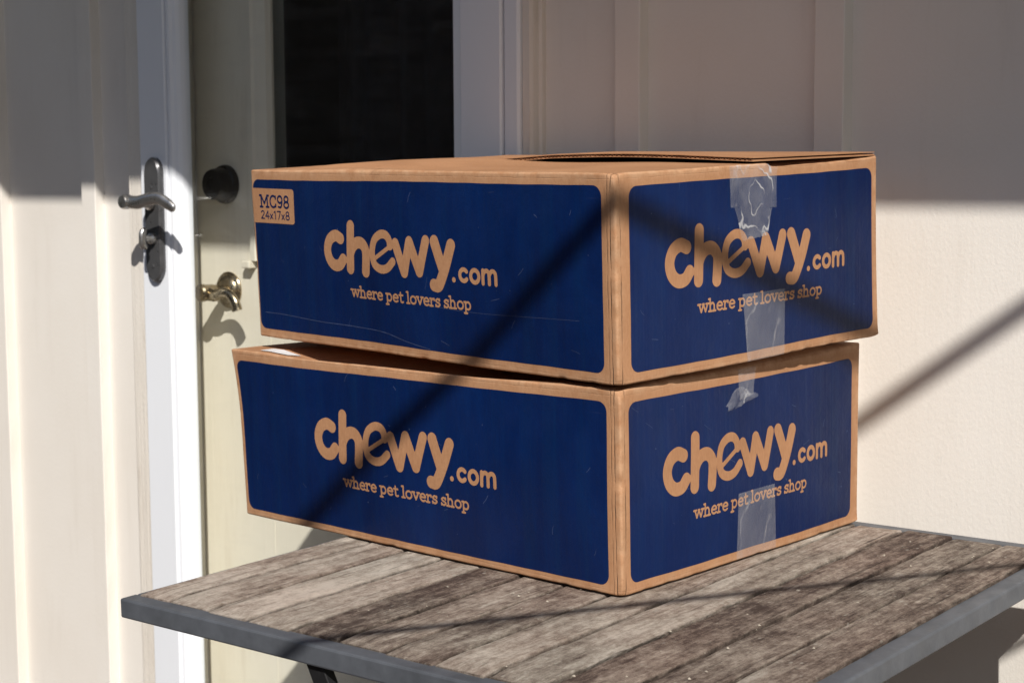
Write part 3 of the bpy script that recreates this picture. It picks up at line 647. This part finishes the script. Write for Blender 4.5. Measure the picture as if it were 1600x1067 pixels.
def body_mesh(bx):
    X = axis(118, BL) - BL; Y = axis(84, BWD); Z = axis(42, BH); V = []; F = []; ids = {}
    def vid(q):
        k = tuple(round(x, 5) for x in q)
        if k not in ids: ids[k] = len(V); V.append(q)
        return ids[k]
    def grid(A, B, fn):
        for i in range(len(A) - 1):
            for j in range(len(B) - 1):
                F.append(tuple(vid(fn(a, b)) for a, b in ((A[i], B[j]), (A[i + 1], B[j]), (A[i + 1], B[j + 1]), (A[i], B[j + 1]))))
    grid(X, Z, lambda a, b: (a, 0.0, b)); grid(X, Z, lambda a, b: (a, BWD, b)); grid(Y, Z, lambda a, b: (0.0, a, b)); grid(Y, Z, lambda a, b: (-BL, a, b))
    grid(X, Y, lambda a, b: (a, b, 0.0)); grid(X, Y, lambda a, b: (a, b, BH))
    Va = np.array(V)
    me = bpy.data.meshes.new('carton'); me.from_pydata([tuple(q) for q in bx.map(Va)], [], F)
    dist = np.sort(np.stack([np.minimum(-Va[:, 0], Va[:, 0] + BL), np.minimum(Va[:, 1], BWD - Va[:, 1]), np.minimum(Va[:, 2], BH - Va[:, 2])], 1), axis=1)[:, 1]
    at = me.attributes.new('wear', 'FLOAT', 'POINT'); at.data.foreach_set('value', np.clip(1 - dist / 0.011, 0, 1).astype(np.float32))
    return me
def rrect(x0, x1, z0, z1, r, corners=(1, 1, 1, 1)):                    # inside distance of a rounded rectangle
    def fn(X, Z):
        cx, cz = (x0 + x1) / 2, (z0 + z1) / 2; hx, hz = (x1 - x0) / 2, (z1 - z0) / 2
        rr_ = np.where(X < cx, np.where(Z < cz, corners[0], corners[3]), np.where(Z < cz, corners[1], corners[2])) * r
        qx, qz = np.abs(X - cx) - (hx - rr_), np.abs(Z - cz) - (hz - rr_)
        return -(np.hypot(np.maximum(qx, 0), np.maximum(qz, 0)) + np.minimum(np.maximum(qx, qz), 0) - rr_)
    return fn
def field_mesh(fn, xs, zs):
    X, Z = np.meshgrid(xs, zs, indexing='ij'); Fd = fn(X, Z); ins = Fd > 0; V = []; F = []; ids = {}
    def vid(key, q):
        if key not in ids: ids[key] = len(V); V.append(q)
        return ids[key]
    for i in range(len(xs) - 1):
        for j in range(len(zs) - 1):
            cor = [(i, j), (i + 1, j), (i + 1, j + 1), (i, j + 1)]
            if not any(ins[q] for q in cor): continue
            poly = []
            for k in range(4):
                A, B = cor[k], cor[(k + 1) % 4]; fa, fb = Fd[A], Fd[B]
                if fa > 0: poly.append(vid(('v',) + A, (xs[A[0]], zs[A[1]])))
                if (fa > 0) != (fb > 0):
                    t = fa / (fa - fb); poly.append(vid(('e',) + (A + B if A < B else B + A), (xs[A[0]] + t * (xs[B[0]] - xs[A[0]]), zs[A[1]] + t * (zs[B[1]] - zs[A[1]]))))
            if len(poly) >= 3: F.append(tuple(poly))
    return np.array(V), F
def sheet(bx, side, V, F, off, name, mat, parent, smooth=True):
    Q = bx.face(side, V[:, 0] / 1000, V[:, 1] / 1000, off)
    me = bpy.data.meshes.new(name); me.from_pydata([tuple(q) for q in Q], [], F)
    for p in me.polygons: p.use_smooth = smooth
    me.materials.append(mat); o = bpy.data.objects.new(name, me); COL.objects.link(o); o.parent = parent
    return o
def corr_flap(bx, root, x0, x1, y0, y1, zf, th=0.0042):
    """a corrugated flap: two liners with the fluting showing at its cut edge"""
    nx, ny = 200, 14; mb = MB()
    def plate(dz0, dz1, n_, wav=None, ylo=y0):
        V = []; F = []
        for i in range(n_ + 1):
            x = x0 + (x1 - x0) * i / n_
            for j in range(ny + 1):
                y = ylo + (y1 - ylo) * (j / ny) + (0.0006 * math.sin(x * 160) + 0.0008 * math.sin(x * 57 + 1)) * (1 - j / ny)
                z = zf(-x / BL, y / BWD)
                o_ = wav(x) if wav else 0
                V += [(x, y, z + dz0 + o_), (x, y, z + dz1 + o_)]
        st = 2 * (ny + 1)
        for i in range(n_):
            for j in range(ny):
                a = i * st + 2 * j; b = (i + 1) * st + 2 * j
                F += [(a, a + 2, b + 2, b), (a + 1, b + 1, b + 3, a + 3)]
            a = i * st; b = (i + 1) * st
            F += [(a, b, b + 1, a + 1), (a + 2 * ny, a + 2 * ny + 1, b + 2 * ny + 1, b + 2 * ny)]
        for j in range(ny):
            a = 2 * j; F.append((a, a + 1, a + 3, a + 2)); a = n_ * st + 2 * j; F.append((a, a + 2, a + 3, a + 1))
        mb.add(V, F)
    plate(0, 0.0007, 120); plate(th - 0.0008, th, 120)
    plate(0.0006, 0.0012, 900, lambda x: (th - 0.0028) * (0.5 + 0.5 * math.sin(2 * math.pi * x / 0.0068)), y0 + 0.0012)
    return mb.build('top_flap', M['card'], root, smooth=True)

def make_box(origin, yaw, sx, sy, seed, label, panels, corner, topf, flapz, code):
    bx = Box(seed, corner, topf)
    root = empty('cardboard_box', label=label, cat='box', group='printed cardboard boxes stacked on the table')
    m0 = frame_matrix(origin, yaw, sx, sy) @ Matrix.Translation((-BL / 2, BWD / 2, 0))
    root.matrix_world = m0
    bo = link('carton', body_mesh(bx), M['card'], root, smooth=True)
    parts = [bo]
    for side, (x0, x1, z0, z1, lx) in panels.items():
        xs = np.array(sorted(set(list(np.arange(x0 - 1, x1 + 2, 4.0)) + [x0 + q for q in (0, 1, 2.5, 4, 6, 8, 10)] + [x1 - q for q in (0, 1, 2.5, 4, 6, 8, 10)] + [x0 - 2, x1 + 2])))
        zs = np.array(sorted(set(list(np.arange(z0 - 1, z1 + 2, 4.0)) + [z0 + q for q in (0, 1, 2.5, 4, 6, 8, 10)] + [z1 - q for q in (0, 1, 2.5, 4, 6, 8, 10)] + [z0 - 2, z1 + 2])))
        V, F = field_mesh(rrect(x0, x1, z0, z1, 11.0), xs, zs)
        wv = 0.12 * np.sin(V[:, 0] * 0.11 + seed) * (np.abs(V[:, 1] - (z0 + z1) / 2) > (z1 - z0) / 2 - 3); V[:, 1] += wv
        pn = sheet(bx, side, V, F, 0.00022, 'printed_panel', M['ink'], bo); 
        for nm, (Vv, Ff), o_ in (('logo_lettering', (LOGO_V, LOGO_F), 0.00045), ('tagline_lettering', (TAG_V, TAG_F), 0.00045)):
            W_ = Vv.copy(); W_[:, 0] += lx; sheet(bx, side, W_, Ff, o_, nm, M['card'], bo)
        q = np.random.default_rng(seed + len(side)); SC = []
        if side == 'front' and code: SC += [(cr([(16, 31), (60, 30.5), (130, 27), (200, 26), (250, 24), (290, 17), (330, 12)]), 0.38), (cr([(330, 60), (420, 58), (560, 62)]), 0.2)]
        for k in range(16):
            x = q.uniform(x0 + 12, x1 - 12); z = q.uniform(z0 + 8, z1 - 8); a = q.uniform(0, 3.14); l_ = q.uniform(2, 14)
            SC.append(([(x, z), (x + l_ * math.cos(a) * 0.5 + q.normal() * 0.6, z + l_ * math.sin(a) * 0.5), (x + l_ * math.cos(a), z + l_ * math.sin(a))], q.uniform(0.14, 0.34)))
        for k in range(9): SC.append(([(q.uniform(x0 + 8, x1 - 8), q.uniform(z0 + 6, z1 - 6))], q.uniform(0.3, 0.9)))
        Vv, Ff = [], []
        for st in SC:
            a_, b_ = strokes_mesh([st], 0.32); Ff += [tuple(i + len(Vv) for i in f) for f in b_]; Vv += [tuple(t) for t in a_]
        sheet(bx, side, np.array(Vv), Ff, 0.00034, 'scuff_marks', M['scuff'], bo)['kind'] = 'stuff'
        if side == 'front' and code:
            V, F = field_mesh(rrect(1.0, 89.0, 140.0, 183.0, 4.0, (0, 1, 1, 0)), np.arange(0, 92, 1.5), np.arange(138, 186, 1.0))
            sheet(bx, side, V, F, 0.00045, 'size_code_patch', M['card'], bo)
            sheet(bx, side, CODE_V, CODE_F, 0.00068, 'size_code_lettering', M['ink'], bo)
    return root, bx, bo

def tape(bx, parent, side, quad, off=0.0008, n=(26, 34), seed=0, mat='tape', rag=1.0, wr=0.0007):
    """quad: four (x, z) corners in mm: top-left, top-right, bottom-right, bottom-left"""
    q = np.random.default_rng(seed); a, b, c, d = [np.array(t, float) for t in quad]
    U, T = np.meshgrid(np.linspace(0, 1, n[0]), np.linspace(0, 1, n[1]), indexing='ij')
    P = (1 - T)[..., None] * ((1 - U)[..., None] * a + U[..., None] * b) + T[..., None] * ((1 - U)[..., None] * d + U[..., None] * c)
    jag = q.normal(size=n[0]) * rag
    P[:, 0, 1] += jag * 0.5; P[:, -1, 1] += q.normal(size=n[0]) * rag * 0.5
    P = P.reshape(-1, 2); k = q.normal(size=(6, 2)) * 0.16; ph = q.uniform(0, 6, 6)
    w = sum(np.abs(np.sin(P @ k[i] + ph[i])) for i in range(6)) / 6
    O = off + wr * np.clip(w - 0.45, 0, 1) * 2
    Q = np.stack([bx.face(side, P[i:i + 1, 0] / 1000, P[i:i + 1, 1] / 1000, O[i])[0] for i in range(len(P))])
    F = [(i * n[1] + j, (i + 1) * n[1] + j, (i + 1) * n[1] + j + 1, i * n[1] + j + 1) for i in range(n[0] - 1) for j in range(n[1] - 1)]
    me = bpy.data.meshes.new('tape_strip'); me.from_pydata([tuple(t) for t in Q], [], F)
    for p in me.polygons: p.use_smooth = True
    me.materials.append(M[mat]); o = bpy.data.objects.new('tape_strip', me); COL.objects.link(o); o.parent = parent
    return o

def center(root):
    """body meshes are modelled from the front corner; move them to the box centre"""
    T_ = Matrix.Translation((BL / 2, -BWD / 2, 0)); seen = set()
    for o in [q for q in bpy.data.objects if q.parent and (q.parent == root or q.parent.parent == root)]:
        if o.data.name not in seen: o.data.transform(T_); seen.add(o.data.name)

# lower box
LZ = 0.0012
def top_low(S, T):
    lift = 0.0058 + 0.0100 * np.clip(S, 0, 1) + 0.0095 * np.clip(T, 0, 1)
    near = np.exp(-((S - 0.06) / 0.12) ** 2)                           # the lid is proud near the front corner
    w = np.clip(T / (0.46 - 0.38 * near), 0, 1) ** 1.6 * np.clip((1 - T) / 0.2, 0, 1) * np.clip(S / 0.03, 0, 1) * np.clip((1 - S) / 0.3, 0, 1)
    dip = 0.011 * np.exp(-((T - 0.10) / 0.07) ** 2) * np.clip((S - 0.12) / 0.2, 0, 1) * np.clip((0.90 - S) / 0.10, 0, 1)
    return lift * w * 0.94 - dip
low, lbx, lbo = make_box((0.113, -0.540, LZ), -0.0673, 0, 0, 3, 'lower blue printed cardboard box, standing on the table top', {'front': (7, 593, 9, 193, 144.5), 'end': (13, 415, 11, 191.5, 63.6)},
                    {(1, 0, 1): (-0.017, -0.003, 0.001), (0, 0, 1): (0.001, -0.001, 0.001), (0, 1, 1): (0.002, 0.002, 0.006)}, top_low, None, False)
tape(lbx, low, 'end', [(189, 74), (256, 74), (262, 2), (189, 2)], seed=9, rag=0.15, wr=0.0001)
tape(lbx, low, 'end', [(193, 205), (226, 205), (219, 176), (194, 172)], seed=5, mat='tape', rag=0.6)
# crumpled end of the torn tape, standing off the panel
mb = MB(); V = []; F = []
for i in range(9):
    for j in range(6):
        u, t = i / 8, j / 5
        x = 168 + 53 * u + random.uniform(-1.2, 1.2); z = 162 + 9.5 * u + t * (7 + 13 * math.sin(math.pi * min(1, u * 1.15)) ) + random.uniform(-1, 1)
        o_ = 0.0012 + 0.006 * math.sin(math.pi * t) * (0.5 + 0.5 * math.sin(u * 9)) + random.uniform(0, 0.0016)
        V.append(tuple(lbx.face('end', [x / 1000], [z / 1000], o_)[0]))
for i in range(8):
    for j in range(5): F.append((i * 6 + j, (i + 1) * 6 + j, (i + 1) * 6 + j + 1, i * 6 + j + 1))
mb.add(V, F).build('tape_strip', M['tape2'], low)
# white sheet standing in for a glint on the lid of the lower box, showing at its left
V = []; F = []
for i in range(12):
    for j in range(5):
        s, t = 0.845 + 0.085 * i / 11, 0.022 + 0.045 * j / 4
        q = lbx.map(np.array([[-s * BL, t * BWD, BH]]), 0.0010)[0]; V.append(tuple(q))
for i in range(11):
    for j in range(4): F.append((i * 5 + j, (i + 1) * 5 + j, (i + 1) * 5 + j + 1, i * 5 + j + 1))
MB().add(V, F).build('glint_sheet', M['glint'], low, smooth=True)
center(low)

# upper box
def top_up(S, T):
    fr = np.clip(T / 0.06, 0, 1) * np.clip((0.52 - T) / 0.04, 0, 1)
    b = 0.0068 * np.exp(-((S - 0.70) / 0.17) ** 2) + 0.0012 * np.exp(-((S - 0.2) / 0.1) ** 2)
    side = np.clip(np.minimum(S, 1 - S) / 0.05, 0, 1)
    return b * fr * side - np.interp(T, [0.54, 0.575, 0.62, 0.66, 0.74, 0.86, 0.97, 1.0], [0, 0.0065, 0.0070, 0.0058, 0.0052, 0.0036, 0.0015, 0]) * np.clip(1 - S / 0.03, 0, 1)
upb, ubx, ubo = make_box((0.1172, -0.5476, 0.2118), -0.1209, -0.0116 / BL, 0.011 / BWD, 8, 'upper blue printed cardboard box marked with a size code, stacked on the other box', {'front': (4, 592, 11, 194, 146.5), 'end': (19, 421, 11, 192.5, 68.3)},
                    {(1, 0, 1): (0.0, -0.001, -0.001), (0, 1, 0): (0.003, 0.002, 0.0), (1, 0, 0): (0.002, 0, 0)}, top_up, None, True)
corr_flap(ubx, upb, -BL + 0.004, -0.0012, BWD * 0.485, BWD - 0.003, lambda s, t: BH + 0.0008 + (0.0046 * math.exp(-((s - 0.34) / 0.30) ** 2) + 0.0010) * max(0, 1 - (t - 0.485) / 0.5) + 0.0022 * math.sin(7 * s) * max(0, 1 - (t - 0.485) / 0.5) * 0.4 - 0.0030 * min(1, max(0, (s - 0.5) / 0.15)) * max(0, 1 - (t - 0.485) / 0.25) - 0.0075 * min(1, max(0, (s - 0.66) / 0.16)))
tape(ubx, upb, 'end', [(170, 205), (247, 205), (243, 160), (170, 163)], seed=1, mat='tape2', rag=0.5, wr=0.0010)
tape(ubx, upb, 'end', [(176, 163), (236, 160), (228, 132), (188, 128)], off=0.0007, seed=2, mat='tape2', rag=0.6)
tape(ubx, upb, 'end', [(187, 73), (257, 73), (258, 1), (196, 1)], seed=3, mat='tape', rag=0.15, wr=0.0003)
center(upb)

# ------------------------------------------------------------------ overhead lines that cast the two diagonal shadows
def cable(name, point, r, label, ysp=(-0.002, -3.7)):
    """level line through point, running out from the wall along the shadow plane"""
    d = Vector((0.534, 0.845, 0)).normalized(); p = Vector(point)
    a = p + d * ((ysp[0] - p.y) / d.y); b = p + d * ((ysp[1] - p.y) / d.y)
    o = MB().sweep([a + (b - a) * k / 30 for k in range(31)], [r] * 31, 12).build(name, M['rope'], smooth=True, shift=tuple((a + b) / 2))
    tag(o, label, 'cable'); return a, b
KK = 1.28
w1 = Vector((0.1936, 0, TZ + 0.1879 - 0.0015)) + Vector((1, -1, 1.2)) * KK
a1, b1 = cable('overhead_cable', w1, 0.0120, 'thick black cable strung level from the house wall to the left post')
w2 = Vector((0.2121, -0.4292, TZ + 0.0006)) + Vector((1, -1, 1.2)) * 0.75
a2, b2 = cable('clothes_line', w2, 0.0058, 'thin black line strung level from the house wall to the right post')
for b in (b1, b2):
    t = MB().sweep([(b.x, b.y - 0.03, 0.0), (b.x, b.y - 0.03, b.z + 0.12)], [0.028, 0.028], 20)
    o = t.build('line_post', M['grey'], smooth=True, shift=(b.x, b.y - 0.03, 0)); tag(o, 'galvanised post holding the thick cable' if b is b1 else 'galvanised post holding the thin line', 'post')

# ------------------------------------------------------------------ what the door glass mirrors: a brown shed across the yard, in its own shade
shed = empty('shed', (-7.0, -6.5, 0), 'brown board shed across the yard, mirrored in the storm door glass', 'shed')
def S_(mb, name, mat): 
    o = mb.build(name, mat, shed); o.location = o.location - shed.location; return o
S_(MB().box(-12, -2.4, -8.0, -5.03, 0.0, 3.2), 'shed_wall', M['shed'])
for k in range(26):
    z = 0.05 + 0.12 * k
    S_(MB().add([(-12, -5.029, z), (-2.4, -5.029, z), (-2.4, -4.996, z), (-12, -4.996, z), (-12, -5.029, z + 0.119), (-2.4, -5.029, z + 0.119), (-2.4, -5.012, z + 0.119), (-12, -5.012, z + 0.119)],
               [(0, 3, 2, 1), (4, 5, 6, 7), (0, 1, 5, 4), (1, 2, 6, 5), (2, 3, 7, 6), (3, 0, 4, 7)]), 'board', M['shed'])
S_(MB().box(-12.3, -2.1, -8.3, -4.7, 3.21, 3.35), 'shed_roof', M['roof'])

# ------------------------------------------------------------------ board fence added out of view to cut the low sky light
blocker = empty('blocker', (2.4, -4.3, 0), 'tall dark brown board fence added out of view to block low sky light', 'blocker')
fb = MB().box(-0.068, 0.068, -0.010, 0.010, 0.03, 1.95).build('board', M['shed'], blocker, bevel=0.002)
fb.location = (-4.5, 0, 0)
for k in range(1, 64):
    o = fb.copy(); COL.objects.link(o); o.parent = blocker; o.location = (-4.5 + 0.142 * k, random.uniform(-0.002, 0.002), random.uniform(-0.01, 0.01))
for z in (0.35, 1.6):
    MB().box(-4.6, 4.6, -0.052, -0.0125, z, z + 0.09).build('rail', M['shed'], blocker)
for k in range(5):
    MB().box(-4.55 + 2.25 * k, -4.45 + 2.25 * k, -0.155, -0.0545, 0.0, 2.0).build('post', M['shed'], blocker)

# ------------------------------------------------------------------ crumbs and grit on the planks
mb = MB(); q = np.random.default_rng(5)
for k in range(170):
    x, y = q.uniform(-0.33, 0.33), q.uniform(-0.34, 0.34); r = q.uniform(0.0004, 0.0013) * (1.6 if q.uniform() < 0.08 else 1)
    w = mt @ Vector((x, y, TZ - 0.0008)); a = q.uniform(0, 6.28); l_ = q.uniform(1.0, 2.4)
    V = []
    for i in range(5):
        t = a + 6.28 * i / 5; V.append((w.x + r * l_ * math.cos(t) * q.uniform(0.6, 1), w.y + r * math.sin(t) * q.uniform(0.6, 1), w.z))
    V.append((w.x, w.y, w.z + r * q.uniform(0.7, 1.4)))
    mb.add(V, [(i, (i + 1) % 5, 5) for i in range(5)])
o = mb.build('grit', M['grit']); tag(o, 'pale crumbs and grit scattered over the table planks', 'debris', kind='stuff')
